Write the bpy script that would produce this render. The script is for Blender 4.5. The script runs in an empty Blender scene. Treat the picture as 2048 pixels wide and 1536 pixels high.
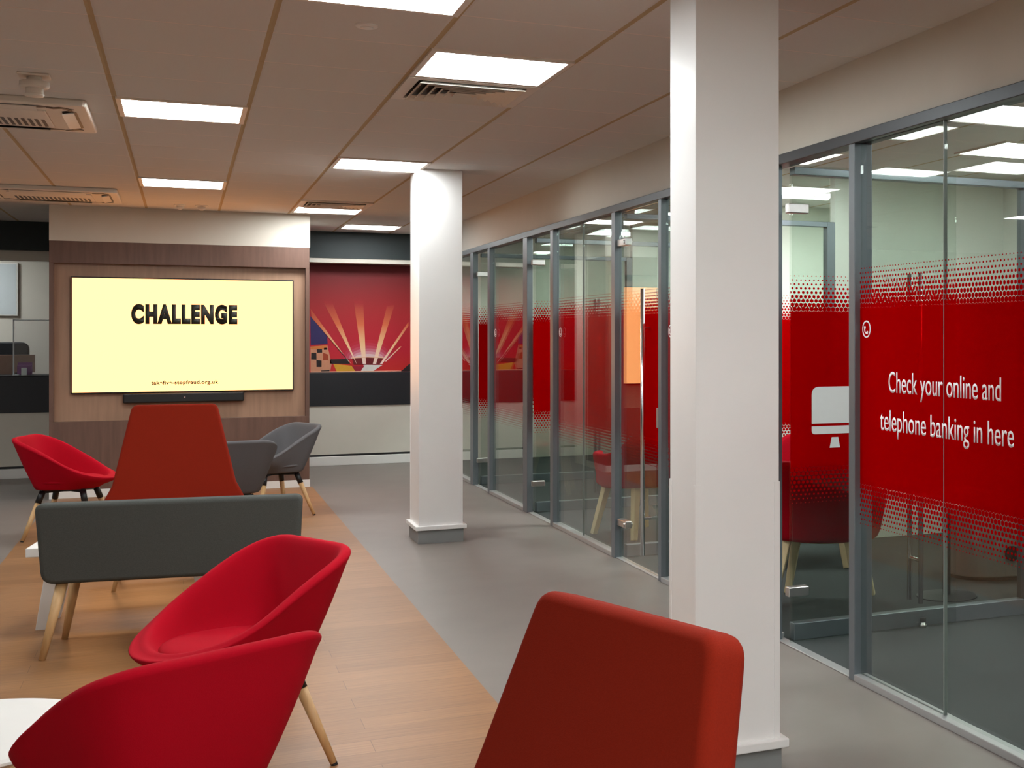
import bpy, bmesh, math
from mathutils import Vector, Matrix
C = bpy.context.scene.collection
S = bpy.context.scene
PI = math.pi

# ------------------------------------------------------------------ camera, world, exposure
EYE = 1.451          # eye height
CEIL = 2.622         # ceiling height
cam_data = bpy.data.cameras.new('camera')
cam = bpy.data.objects.new('camera', cam_data)
C.objects.link(cam)
cam.location = (0, 0, EYE)
cam.rotation_euler = (PI / 2, 0, -0.4642)
cam_data.sensor_fit = 'HORIZONTAL'
cam_data.sensor_width = 36.0
cam_data.lens = 36.0 * 2617.2 / 2048
cam_data.shift_x = (1024 - 1677.0) / 2048
cam_data.shift_y = (672.2 - 768) / 2048
cam_data.clip_start = 0.05
S.camera = cam
S.view_settings.view_transform = 'Standard'
S.view_settings.look = 'None'
S.view_settings.gamma = 1.0
S.view_settings.use_curve_mapping = False
S.view_settings.exposure = 0.0
S.cycles.max_bounces = 10
S.cycles.diffuse_bounces = 5
S.cycles.glossy_bounces = 5
S.cycles.transparent_max_bounces = 40
S.cycles.caustics_reflective = False
S.cycles.caustics_refractive = False
w = bpy.data.worlds.new('world')
S.world = w
w.use_nodes = True
w.node_tree.nodes['Background'].inputs[0].default_value = (0.9, 0.93, 1, 1)
w.node_tree.nodes['Background'].inputs[1].default_value = 0.02
LAMP = 33.0          # radiance of the ceiling panels

# ------------------------------------------------------------------ materials
def rgb(r, g, b):
    f = lambda v: (v / 12.92 if v <= .04045 else ((v + .055) / 1.055) ** 2.4)
    return (f(r / 255), f(g / 255), f(b / 255), 1)

def mat(name, col, rough=.6, metal=0.0, spec=.5, noise=0.0, nscale=60.0, bump=0.0, bscale=400.0, stretch=None):
    m = bpy.data.materials.new(name)
    m.use_nodes = True
    nt = m.node_tree
    b = nt.nodes['Principled BSDF']
    b.inputs['Base Color'].default_value = col
    b.inputs['Roughness'].default_value = rough
    b.inputs['Metallic'].default_value = metal
    b.inputs['Specular IOR Level'].default_value = spec
    tc = nt.nodes.new('ShaderNodeTexCoord')
    vec = tc.outputs['Object']
    if stretch:
        mp = nt.nodes.new('ShaderNodeMapping')
        mp.inputs['Scale'].default_value = stretch
        nt.links.new(vec, mp.inputs['Vector'])
        vec = mp.outputs['Vector']
    if noise > 0:
        n = nt.nodes.new('ShaderNodeTexNoise')
        n.inputs['Scale'].default_value = nscale
        n.inputs['Detail'].default_value = 4
        nt.links.new(vec, n.inputs['Vector'])
        mr = nt.nodes.new('ShaderNodeMapRange')
        mr.inputs['To Min'].default_value = 1 - noise
        mr.inputs['To Max'].default_value = 1 + noise
        mr.inputs['From Min'].default_value = .3
        mr.inputs['From Max'].default_value = .7
        nt.links.new(n.outputs['Fac'], mr.inputs['Value'])
        mx = nt.nodes.new('ShaderNodeMix')
        mx.data_type = 'RGBA'
        mx.blend_type = 'MULTIPLY'
        mx.inputs['Factor'].default_value = 1
        mx.inputs[6].default_value = col
        nt.links.new(mr.outputs['Result'], mx.inputs[7])
        nt.links.new(mx.outputs[2], b.inputs['Base Color'])
    if bump > 0:
        n2 = nt.nodes.new('ShaderNodeTexNoise')
        n2.inputs['Scale'].default_value = bscale
        nt.links.new(tc.outputs['Object'], n2.inputs['Vector'])
        bp = nt.nodes.new('ShaderNodeBump')
        bp.inputs['Strength'].default_value = bump
        bp.inputs['Distance'].default_value = .002
        nt.links.new(n2.outputs['Fac'], bp.inputs['Height'])
        nt.links.new(bp.outputs['Normal'], b.inputs['Normal'])
    return m

def emis(name, col, strength):
    m = bpy.data.materials.new(name)
    m.use_nodes = True
    nt = m.node_tree
    nt.nodes.clear()
    e = nt.nodes.new('ShaderNodeEmission')
    e.inputs[0].default_value = col
    e.inputs[1].default_value = strength
    o = nt.nodes.new('ShaderNodeOutputMaterial')
    nt.links.new(e.outputs[0], o.inputs[0])
    return m

class NT:
    """small node helper"""
    def __init__(self, name):
        self.m = bpy.data.materials.new(name)
        self.m.use_nodes = True
        self.t = self.m.node_tree
        self.t.nodes.clear()
        self.out = self.t.nodes.new('ShaderNodeOutputMaterial')
    def n(self, typ, **kw):
        x = self.t.nodes.new(typ)
        for k, v in kw.items():
            setattr(x, k, v)
        return x
    def put(self, sock, v):
        if hasattr(v, 'is_output'):
            self.t.links.new(v, sock)
        else:
            sock.default_value = v
    def math(self, op, a, b=None, clamp=False):
        x = self.n('ShaderNodeMath', operation=op, use_clamp=clamp)
        self.put(x.inputs[0], a)
        if b is not None:
            self.put(x.inputs[1], b)
        return x.outputs[0]
    def mixs(self, f, a, b):
        x = self.n('ShaderNodeMixShader')
        self.put(x.inputs[0], f)
        self.t.links.new(a, x.inputs[1])
        self.t.links.new(b, x.inputs[2])
        return x.outputs[0]
    def mixc(self, f, a, b):
        x = self.n('ShaderNodeMix', data_type='RGBA')
        self.put(x.inputs['Factor'], f)
        self.put(x.inputs[6], a)
        self.put(x.inputs[7], b)
        return x.outputs[2]
    def schlick(self, base):
        lw = self.n('ShaderNodeLayerWeight')
        lw.inputs[0].default_value = .5
        p = self.math('POWER', lw.outputs['Facing'], 5.0)
        return self.math('ADD', self.math('MULTIPLY', p, 1 - base), base)

def glass_mat(name, tint, base=.045):
    k = NT(name)
    tr = k.n('ShaderNodeBsdfTransparent')
    tr.inputs[0].default_value = tint
    gl = k.n('ShaderNodeBsdfGlossy')
    gl.inputs['Roughness'].default_value = 0.0
    gl.inputs[0].default_value = (1, 1, 1, 1)
    k.t.links.new(k.mixs(k.math('MULTIPLY', k.schlick(base), .68), tr.outputs[0], gl.outputs[0]), k.out.inputs[0])
    return k.m

def film_mat(name, axis):
    """red window film, solid in the middle, dissolving into a honeycomb of dots above and below"""
    k = NT(name)
    tc = k.n('ShaderNodeTexCoord')
    sp = k.n('ShaderNodeSeparateXYZ')
    k.t.links.new(tc.outputs['Object'], sp.inputs[0])
    u, z = sp.outputs[axis], sp.outputs['Z']
    p, r = .0225, .0195
    def hexd(ou, oz):
        a = k.math('DIVIDE', k.math('ADD', u, ou), p)
        a = k.math('SUBTRACT', a, k.math('ROUND', a))
        a = k.math('ABSOLUTE', k.math('MULTIPLY', a, p))
        b = k.math('DIVIDE', k.math('ADD', z, oz), 2 * r)
        b = k.math('SUBTRACT', b, k.math('ROUND', b))
        b = k.math('ABSOLUTE', k.math('MULTIPLY', b, 2 * r))
        return k.math('MAXIMUM', a, k.math('ADD', k.math('MULTIPLY', a, .5), k.math('MULTIPLY', b, .866)))
    d = k.math('MINIMUM', hexd(0, 0), hexd(p / 2, r))
    def ramp(z0, z1, v0, v1):
        x = k.n('ShaderNodeMapRange')
        k.t.links.new(z, x.inputs['Value'])
        x.inputs['From Min'].default_value = z0
        x.inputs['From Max'].default_value = z1
        x.inputs['To Min'].default_value = v0
        x.inputs['To Max'].default_value = v1
        return x.outputs['Result']
    top = ramp(1.545, 1.75, .53 * p, .08 * p)
    bot = ramp(.66, .865, .12 * p, .53 * p)
    R = k.math('MINIMUM', top, bot)
    # hex dots on their own rows only: nothing outside the printed band
    inside = k.math('MULTIPLY', k.math('LESS_THAN', z, 1.752), k.math('GREATER_THAN', z, .662))
    mask = k.math('MULTIPLY', k.math('LESS_THAN', d, R), inside)
    red = rgb(200, 0, 4)
    df = k.n('ShaderNodeBsdfDiffuse')
    df.inputs[0].default_value = red
    tl = k.n('ShaderNodeBsdfTranslucent')
    tl.inputs[0].default_value = red
    tr = k.n('ShaderNodeBsdfTransparent')
    tr.inputs[0].default_value = (.60, .05, .05, 1)
    clear = k.n('ShaderNodeBsdfTransparent')
    body = k.mixs(.45, df.outputs[0], tl.outputs[0])
    body = k.mixs(.36, body, tr.outputs[0])
    k.t.links.new(k.mixs(mask, clear.outputs[0], body), k.out.inputs[0])
    return k.m

def ceiling_mat():
    k = NT('ceiling tiles')
    tc = k.n('ShaderNodeTexCoord')
    sp = k.n('ShaderNodeSeparateXYZ')
    k.t.links.new(tc.outputs['Object'], sp.inputs[0])
    def dist(s, off):
        a = k.math('DIVIDE', k.math('SUBTRACT', s, off), .6)
        a = k.math('SUBTRACT', a, k.math('ROUND', a))
        return k.math('MULTIPLY', k.math('ABSOLUTE', a), .6)
    dx = dist(sp.outputs['X'], -.3015)
    dy = dist(sp.outputs['Y'], 5.489)
    main = k.math('LESS_THAN', dx, .011)
    cross = k.math('LESS_THAN', dy, .006)
    n = k.n('ShaderNodeTexNoise')
    n.inputs['Scale'].default_value = 90
    n.inputs['Detail'].default_value = 5
    k.t.links.new(tc.outputs['Object'], n.inputs['Vector'])
    base = k.mixc(k.math('MULTIPLY', n.outputs['Fac'], .5), rgb(220, 217, 212), rgb(211, 207, 202))
    c1 = k.mixc(cross, base, rgb(236, 224, 216))  # cross lines painted paler to imitate highlights on the tile edges
    c2 = k.mixc(main, c1, rgb(190, 168, 132))
    b = k.n('ShaderNodeBsdfPrincipled')
    k.t.links.new(c2, b.inputs['Base Color'])
    b.inputs['Roughness'].default_value = .85
    b.inputs['Specular IOR Level'].default_value = .2
    h = k.math('ADD', k.math('MINIMUM', k.math('DIVIDE', dx, .02), 1.0), k.math('MINIMUM', k.math('DIVIDE', dy, .012), 1.0))
    bp = k.n('ShaderNodeBump')
    bp.inputs['Strength'].default_value = .5
    bp.inputs['Distance'].default_value = .006
    k.t.links.new(h, bp.inputs['Height'])
    k.t.links.new(bp.outputs[0], b.inputs['Normal'])
    k.t.links.new(b.outputs[0], k.out.inputs[0])
    return k.m

def plank_mat():
    k = NT('oak planks')
    tc = k.n('ShaderNodeTexCoord')
    br = k.n('ShaderNodeTexBrick')
    br.inputs['Scale'].default_value = 1
    br.inputs['Brick Width'].default_value = 1.2
    br.inputs['Row Height'].default_value = .15
    br.inputs['Mortar Size'].default_value = .0012
    br.inputs['Color1'].default_value = rgb(151, 107, 68)
    br.inputs['Color2'].default_value = rgb(138, 96, 59)
    br.inputs['Mortar'].default_value = rgb(110, 75, 47)
    k.t.links.new(tc.outputs['Object'], br.inputs['Vector'])
    mp = k.n('ShaderNodeMapping')
    mp.inputs['Scale'].default_value = (1.6, 34, 1)
    k.t.links.new(tc.outputs['Object'], mp.inputs['Vector'])
    n = k.n('ShaderNodeTexNoise')
    n.inputs['Scale'].default_value = 2.2
    n.inputs['Detail'].default_value = 6
    k.t.links.new(mp.outputs[0], n.inputs['Vector'])
    mr = k.n('ShaderNodeMapRange')
    mr.inputs['From Min'].default_value = .3
    mr.inputs['From Max'].default_value = .7
    mr.inputs['To Min'].default_value = .80
    mr.inputs['To Max'].default_value = 1.12
    k.t.links.new(n.outputs['Fac'], mr.inputs['Value'])
    mx = k.n('ShaderNodeMix', data_type='RGBA', blend_type='MULTIPLY')
    mx.inputs['Factor'].default_value = 1
    k.t.links.new(br.outputs['Color'], mx.inputs[6])
    k.t.links.new(mr.outputs[0], mx.inputs[7])
    b = k.n('ShaderNodeBsdfPrincipled')
    k.t.links.new(mx.outputs[2], b.inputs['Base Color'])
    b.inputs['Roughness'].default_value = .42
    b.inputs['Specular IOR Level'].default_value = .35
    k.t.links.new(b.outputs[0], k.out.inputs[0])
    return k.m

def vgrad(name, stops, rough=.6):
    """printed colour that changes with height (artwork)"""
    k = NT(name)
    tc = k.n('ShaderNodeTexCoord')
    sp = k.n('ShaderNodeSeparateXYZ')
    k.t.links.new(tc.outputs['Object'], sp.inputs[0])
    z0, z1 = stops[0][0], stops[-1][0]
    mr = k.n('ShaderNodeMapRange')
    mr.inputs['From Min'].default_value = z0
    mr.inputs['From Max'].default_value = z1
    k.t.links.new(sp.outputs['Z'], mr.inputs['Value'])
    cr = k.n('ShaderNodeValToRGB')
    els = cr.color_ramp.elements
    while len(els) < len(stops):
        els.new(.5)
    for e, (zz, c) in zip(els, stops):
        e.position = (zz - z0) / (z1 - z0)
        e.color = c
    k.t.links.new(mr.outputs[0], cr.inputs[0])
    b = k.n('ShaderNodeBsdfPrincipled')
    k.t.links.new(cr.outputs[0], b.inputs['Base Color'])
    b.inputs['Roughness'].default_value = rough
    k.t.links.new(b.outputs[0], k.out.inputs[0])
    return k.m

M = dict(
    wall=mat('painted wall', rgb(214, 208, 196), .7, noise=.015, nscale=6),
    leftwall=mat('dark left wall paint', rgb(92, 88, 86), .7, noise=.02, nscale=6),
    office=mat('office wall paint', rgb(206, 208, 198), .7, noise=.015, nscale=6),
    column=mat('white column paint', rgb(232, 231, 229), .38, noise=.01, nscale=5),
    floor=mat('grey vinyl', rgb(119, 111, 105), .42, spec=.4, noise=.05, nscale=4),
    carpet=mat('dark carpet', rgb(48, 53, 52), .95, noise=.18, nscale=220, bump=.4),
    alu=mat('blue grey aluminium', rgb(118, 125, 131), .38, .55, noise=.02, nscale=20),
    rail=mat('dark grey rail', rgb(72, 76, 80), .4, .5, noise=.02, nscale=20),
    joint=mat('glass joint strip', rgb(128, 134, 130), .25, noise=.02, nscale=20),
    alulight=mat('brushed aluminium rail', rgb(190, 190, 190), .35, .7, noise=.02, nscale=20),
    steel=mat('brushed steel', rgb(205, 203, 200), .28, 1.0, noise=.03, nscale=40),
    chrome=mat('satin chrome', rgb(225, 225, 225), .2, 1.0, noise=.02, nscale=40),
    skirt=mat('grey skirting', rgb(132, 134, 134), .5, noise=.02, nscale=10),
    white=mat('white laminate', rgb(236, 234, 230), .35, noise=.01, nscale=10),
    plastic=mat('white plastic', rgb(226, 218, 206), .5, noise=.01, nscale=30),
    black=mat('black laminate', rgb(22, 24, 30), .5, noise=.1, nscale=30),
    teal=mat('dark header', rgb(26, 38, 40), .55, noise=.05, nscale=12),
    dark=mat('black plastic', rgb(16, 16, 18), .45, noise=.1, nscale=60),
    red=mat('red wool', rgb(170, 1, 27), .9, spec=.15, noise=.06, nscale=500, bump=.25, bscale=900),
    orange=mat('brick red wool', rgb(124, 27, 7), .9, spec=.15, noise=.07, nscale=420, bump=.25, bscale=900),
    grey=mat('charcoal felt', rgb(76, 78, 75), .92, spec=.15, noise=.12, nscale=260, bump=.25, bscale=900),
    greytub=mat('grey wool', rgb(98, 96, 98), .92, spec=.15, noise=.07, nscale=400, bump=.25, bscale=900),
    oak=mat('oak leg', rgb(206, 166, 116), .5, noise=.12, nscale=6, stretch=(8, 8, 1)),
    ash=mat('pale ash leg', rgb(222, 200, 158), .5, noise=.1, nscale=6, stretch=(8, 8, 1)),
    walnut=mat('dark walnut laminate', rgb(104, 76, 64), .5, noise=.16, nscale=3, stretch=(9, 9, .8)),
    beech=mat('light walnut laminate', rgb(164, 128, 104), .5, noise=.10, nscale=3, stretch=(9, 9, .8)),
    lettering=mat('white vinyl lettering', rgb(246, 240, 240), .6, noise=.01, nscale=30),
    icon=mat('frosted vinyl', rgb(206, 208, 206), .6, noise=.01, nscale=30),
    posterw=mat('poster paper', rgb(206, 214, 216), .5, noise=.01, nscale=20),
    purple=mat('purple card', rgb(120, 52, 122), .6, noise=.05, nscale=40),
    tan=mat('brown board', rgb(150, 124, 108), .6, noise=.05, nscale=20),
    concrete=mat('grey painted board', rgb(150, 142, 136), .6, noise=.04, nscale=10),
    screen=emis('lit screen', (3.6, 1.55, .54, 1), 1.0),
    ink=mat('screen lettering', rgb(30, 30, 20), .6, noise=.02, nscale=30),
    lamp=emis('lamp diffuser', (.955, 1, 1, 1), LAMP),
)
M['glass'] = glass_mat('toughened glass', (.91, .94, .922, 1))
M['acrylic'] = glass_mat('clear acrylic', (.97, .975, .985, 1), .06)
M['filmY'] = film_mat('red film along corridor', 'Y')
M['filmX'] = film_mat('red film across rooms', 'X')
M['ceil'] = ceiling_mat()
M['plank'] = plank_mat()

# ------------------------------------------------------------------ mesh helpers
def link(name, bm, material, parent=None, smooth=False, bevel=0.0, seg=2, subsurf=0, loc=None):
    me = bpy.data.meshes.new(name)
    bmesh.ops.recalc_face_normals(bm, faces=bm.faces[:])
    bm.to_mesh(me)
    bm.free()
    if material:
        me.materials.append(material)
    if smooth:
        for p in me.polygons:
            p.use_smooth = True
    o = bpy.data.objects.new(name, me)
    C.objects.link(o)
    if bevel > 0:
        b = o.modifiers.new('bevel', 'BEVEL')
        b.width = bevel
        b.segments = seg
        b.limit_method = 'ANGLE'
        b.angle_limit = math.radians(35)
        if seg >= 3:
            b.harden_normals = True
            for p in me.polygons:
                p.use_smooth = True
    if subsurf:
        s = o.modifiers.new('subsurf', 'SUBSURF')
        s.levels = s.render_levels = subsurf
    if parent:
        o.parent = parent
    if loc:
        o.location = loc
    return o

def box(bm, x0, x1, y0, y1, z0, z1):
    v = [bm.verts.new((x, y, z)) for x in (x0, x1) for y in (y0, y1) for z in (z0, z1)]
    for q in ((0, 1, 3, 2), (4, 6, 7, 5), (0, 4, 5, 1), (2, 3, 7, 6), (0, 2, 6, 4), (1, 5, 7, 3)):
        bm.faces.new([v[i] for i in q])

def bxo(name, dims, material, parent=None, bevel=0.0, seg=2):
    bm = bmesh.new()
    box(bm, *dims)
    return link(name, bm, material, parent, bevel=bevel, seg=seg)

def tube(bm, a, b, r0, r1, n=16, square=False):
    a, b = Vector(a), Vector(b)
    d = (b - a).normalized()
    s = d.cross(Vector((0, 0, 1)) if abs(d.z) < .95 else Vector((0, 1, 0))).normalized()
    t = d.cross(s)
    if square:
        n = 4
    rings = []
    for c, r in ((a, r0), (b, r1)):
        ring = []
        for i in range(n):
            q = 2 * PI * (i + .5) / n
            rr = r * (1.414 if square else 1)
            ring.append(bm.verts.new(c + s * math.cos(q) * rr + t * math.sin(q) * rr))
        rings.append(ring)
    for i in range(n):
        j = (i + 1) % n
        bm.faces.new((rings[0][i], rings[0][j], rings[1][j], rings[1][i]))
    bm.faces.new(rings[0][::-1])
    bm.faces.new(rings[1])

def lathe(bm, prof, n=40, cx=0, cy=0):
    rings = []
    for r, z in prof:
        rings.append([bm.verts.new((cx + r * math.cos(2 * PI * i / n), cy + r * math.sin(2 * PI * i / n), z)) for i in range(n)])
    for a, b in zip(rings, rings[1:]):
        for i in range(n):
            j = (i + 1) % n
            bm.faces.new((a[i], a[j], b[j], b[i]))
    bm.faces.new(rings[0][::-1])
    bm.faces.new(rings[-1])

def prism(bm, pts, off):
    """polygon (3D points) extruded by off"""
    off = Vector(off)
    a = [bm.verts.new(p) for p in pts]
    b = [bm.verts.new(Vector(p) + off) for p in pts]
    n = len(pts)
    bm.faces.new(a[::-1])
    bm.faces.new(b)
    for i in range(n):
        j = (i + 1) % n
        bm.faces.new((a[i], a[j], b[j], b[i]))

def rounded(pts, rad, seg=6):
    """2D polygon with rounded corners"""
    out = []
    n = len(pts)
    if not isinstance(rad, (list, tuple)):
        rad = [rad] * n
    for i in range(n):
        p0, p1, p2 = Vector(pts[i - 1]), Vector(pts[i]), Vector(pts[(i + 1) % n])
        if rad[i] <= 0:
            out.append(tuple(p1))
            continue
        d0, d2 = (p0 - p1).normalized(), (p2 - p1).normalized()
        ang = d0.angle(d2)
        t = min(rad[i] / math.tan(ang / 2), (p0 - p1).length * .49, (p2 - p1).length * .49)
        a, b = p1 + d0 * t, p1 + d2 * t
        for s in range(seg + 1):
            q = s / seg
            out.append(tuple(a * (1 - q) ** 2 + p1 * 2 * q * (1 - q) + b * q * q))
    return out

def thing(name, label, cat, loc=(0, 0, 0), rotz=0.0, group=None):
    o = bpy.data.objects.new(name, None)
    o.empty_display_size = .1
    C.objects.link(o)
    o.location = loc
    o.rotation_euler = (0, 0, rotz)
    o['label'] = label
    o['category'] = cat
    if group:
        o['group'] = group
    return o

def tag(o, label, cat, group=None):
    o['label'] = label
    o['category'] = cat
    if group:
        o['group'] = group
    return o

def struct(o):
    o['kind'] = 'structure'
    return o

def sroot(name):
    o = bpy.data.objects.new(name, None)
    o.empty_display_size = .1
    C.objects.link(o)
    o['kind'] = 'structure'
    return o

def dup(root, loc, rotz, label, group=None):
    r = root.copy()
    C.objects.link(r)
    r.location = loc
    r.rotation_euler = (0, 0, rotz)
    r['label'] = label
    if group:
        r['group'] = group
    for ch in list(root.children):
        c = ch.copy()
        C.objects.link(c)
        c.parent = r
        for g in list(ch.children):
            d = g.copy()
            C.objects.link(d)
            d.parent = c
    return r

def text_mesh(name, body, material, parent, width, height, origin, xdir, ydir, bold=0.0, thick=.002, spacing=1.0):
    """writing as a thin mesh: origin is the lower left corner, width x height the size of its box"""
    cu = bpy.data.curves.new(name, 'FONT')
    cu.body = body
    cu.offset = bold
    cu.space_character = spacing
    cu.extrude = 0.0
    tmp = bpy.data.objects.new('tmp', cu)
    C.objects.link(tmp)
    dg = bpy.context.evaluated_depsgraph_get()
    dg.update()
    me = bpy.data.meshes.new_from_object(tmp.evaluated_get(dg))
    bpy.data.objects.remove(tmp)
    bpy.data.curves.remove(cu)
    xs = [v.co.x for v in me.vertices]
    ys = [v.co.y for v in me.vertices]
    x0, x1, y0, y1 = min(xs), max(xs), min(ys), max(ys)
    X, Y, O = Vector(xdir), Vector(ydir), Vector(origin)
    N = X.cross(Y)
    bm = bmesh.new()
    bm.from_mesh(me)
    bpy.data.meshes.remove(me)
    bmesh.ops.remove_doubles(bm, verts=bm.verts, dist=1e-5)
    for v in bm.verts:
        v.co = O + X * ((v.co.x - x0) / (x1 - x0) * width) + Y * ((v.co.y - y0) / (y1 - y0) * height)
    r = bmesh.ops.extrude_face_region(bm, geom=bm.faces[:])
    for v in [g for g in r['geom'] if isinstance(g, bmesh.types.BMVert)]:
        v.co += N * thick
    return link(name, bm, material, parent)

# ------------------------------------------------------------------ the room
WX = 2.52            # front of the glazed wall
RX = 5.55            # back wall of the glazed rooms
YB, YF = -4.0, 19.0
XL = -7.0
ceil_o = struct(bxo('ceiling', (XL, RX, YB, YF, CEIL, CEIL + .1), M['ceil']))
struct(bxo('floor', (XL, WX + .03, YB, YF, -.1, 0), M['floor']))
fw = bmesh.new()
box(fw, -1.04, 1.11, YB, 13.55, 0, .0012)
struct(link('floor_oak', fw, M['plank']))
struct(bxo('floor_carpet', (WX + .03, RX, YB, 15.65, -.1, 0.0), M['carpet']))
struct(bxo('wall_left', (XL - .1, XL, YB, YF, 0, CEIL), M['leftwall']))
struct(bxo('wall_back', (XL, RX, YB - .1, YB, 0, CEIL), M['wall']))
struct(bxo('wall_far', (XL, RX, 17.44, 17.54, 0, CEIL), M['wall']))
struct(bxo('wall_rooms', (RX, RX + .1, YB, 17.44, 0, CEIL), M['office']))
struct(bxo('wall_right', (WX + .025, WX + .145, 1.0, 15.65, 2.31, CEIL), M['wall']))      # plaster above the glazing
struct(bxo('wall_corridor', (WX + .025, WX + .145, YB, 1.0, 0, CEIL), M['wall']))

# black header above the counter and the trim strips below it
struct(bxo('wall_header', (XL, 2.545, 15.65, 15.85, 2.325, CEIL), M['teal']))
struct(bxo('trim_1', (-.30, 2.52, 15.66, 15.9, 2.275, 2.325), M['wall']))
struct(bxo('trim_2', (XL, -.32, 15.70, 15.9, 2.225, 2.325), M['wall']))
struct(bxo('wall_end', (2.545, RX, 15.65, 15.75, 0, CEIL), M['wall']))

# ------------------------------------------------------------------ the service counter along the far wall
ct = thing('service_counter', 'long service counter with a black upper front and pale grey base along the far wall', 'counter', (0, 15.65, 0))
bxo('fascia', (XL + .02, 2.5, 0, .28, .668, 1.04), M['black'], ct, .004)
bxo('base_panel', (XL + .02, 2.5, .012, .28, .125, .668), M['wall'], ct)
bxo('worktop', (XL + .02, -.32, .0, .62, 1.04, 1.05), M['black'], ct, .003)
bxo('skirting', (XL + .02, 2.5, -.012, .28, 0, .10), M['white'], ct, .004)
bxo('shadow_gap', (XL + .02, 2.5, .03, .28, .10, .125), M['dark'], ct)

# the mural standing on the counter
YM = 15.93
mu = thing('mural', 'red wall mural with pale light beams rising behind the counter right of the screen', 'mural', (0, YM, 0))
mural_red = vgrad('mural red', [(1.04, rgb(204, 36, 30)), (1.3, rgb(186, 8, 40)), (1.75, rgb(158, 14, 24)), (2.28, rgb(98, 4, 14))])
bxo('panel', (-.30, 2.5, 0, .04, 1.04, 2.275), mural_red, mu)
ray_m = vgrad('mural beam', [(1.12, rgb(255, 226, 214)), (1.34, rgb(238, 190, 140)), (1.58, rgb(206, 100, 60)), (1.83, rgb(154, 14, 24))])
def decal(name, pts, m, layer):
    bm = bmesh.new()
    y = -.0012 * layer
    prism(bm, [(x, y, z) for x, z in pts], (0, .0012 * layer + .001, 0))
    return link(name, bm, m, mu)
MC = {n: mat('mural ' + n, rgb(*c), .6, noise=.04, nscale=30) for n, c in dict(crown=(110, 8, 14), white=(226, 220, 212), crimson=(160, 14, 44),
      yellow=(216, 160, 40), dark=(30, 10, 12), navy=(40, 26, 84), orange=(206, 116, 52), peach=(206, 140, 108), rust=(160, 60, 26), border=(240, 190, 160)).items()}
for i, (hw, hh, c) in enumerate(((.30, .22, (186, 22, 48)), (.265, .185, (190, 42, 66)), (.235, .15, (196, 70, 92)), (.205, .118, (204, 108, 126)), (.18, .085, (214, 150, 160)), (.155, .055, (224, 192, 194)))):
    decal('glow', [(1.9 + hw * math.cos(PI * q / 20), 1.19 + hh * math.sin(PI * q / 20)) for q in range(21)], mat('mural glow %d' % i, rgb(*c), .6, noise=.02, nscale=30), .6 + .12 * i)
decal('night_sky', [(1.285, 1.68), (1.466, 1.446), (1.47, 1.36), (1.29, 1.35)], MC['navy'], 1)
decal('dark_band', [(1.495, 1.186), (1.69, 1.19), (1.71, 1.132), (1.495, 1.134)], MC['dark'], 2)  # dark band printed on the mural
decal('rim_border', [(1.72, 1.205), (1.898, 1.214), (2.078, 1.206), (2.074, 1.196), (1.898, 1.204), (1.724, 1.195)], MC['border'], 4)
decal('rim', [(1.73, 1.197), (1.898, 1.206), (2.068, 1.198), (2.038, 1.119), (1.749, 1.122)], MC['crown'], 2)
for pts in ([(1.695, 1.159), (1.725, 1.132), (1.30, 1.662), (1.29, 1.76)], [(1.744, 1.205), (1.784, 1.126), (1.514, 1.851), (1.417, 1.85)],
            [(1.848, 1.131), (1.883, 1.131), (1.853, 1.855), (1.749, 1.854)], [(1.958, 1.13), (1.993, 1.13), (2.199, 1.817), (2.113, 1.794)],
            [(2.033, 1.124), (2.063, 1.129), (2.354, 1.573), (2.352, 1.616)], [(2.093, 1.16), (2.103, 1.155), (2.275, 1.329), (2.26, 1.329)]):
    decal('light_beam', pts, ray_m, 3)
decal('white_cloth', [(1.858, 1.12), (2.063, 1.115), (1.958, 1.045), (1.828, 1.043)], MC['white'], 4)
decal('crimson_cloth', [(1.73, 1.111), (1.868, 1.11), (1.82, 1.043), (1.77, 1.043)], MC['crimson'], 5)
decal('yellow_tile', [(1.529, 1.134), (1.725, 1.111), (1.769, 1.043), (1.568, 1.043)], MC['yellow'], 3)
decal('orange_block', [(1.287, 1.332), (1.466, 1.347), (1.514, 1.134), (1.495, 1.043), (1.287, 1.043)], MC['peach'], 2)
for i, (pts, m) in enumerate((([(1.295, 1.262), (1.35, 1.262), (1.352, 1.182), (1.295, 1.186)], 'dark'), ([(1.355, 1.302), (1.41, 1.302), (1.412, 1.262), (1.357, 1.260)], 'dark'),
        ([(1.35, 1.178), (1.405, 1.172), (1.405, 1.10), (1.352, 1.10)], 'dark'), ([(1.42, 1.262), (1.475, 1.24), (1.478, 1.178), (1.42, 1.176)], 'rust'),
        ([(1.43, 1.318), (1.466, 1.318), (1.466, 1.296), (1.43, 1.294)], 'dark'), ([(1.29, 1.332), (1.462, 1.346), (1.455, 1.306), (1.29, 1.30)], 'orange'),
        ([(1.40, 1.06), (1.49, 1.066), (1.49, 1.043), (1.40, 1.043)], 'dark'))):
    decal('checker_square', pts, MC[m], 3)
decal('lower_edge', [(1.29, 1.049), (2.27, 1.049), (2.27, 1.041), (1.29, 1.041)], MC['border'], 6)
decal('dark_corner', [(2.27, 1.041), (2.362, 1.125), (2.49, 1.125), (2.49, 1.041)], MC['dark'], 6)

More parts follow.
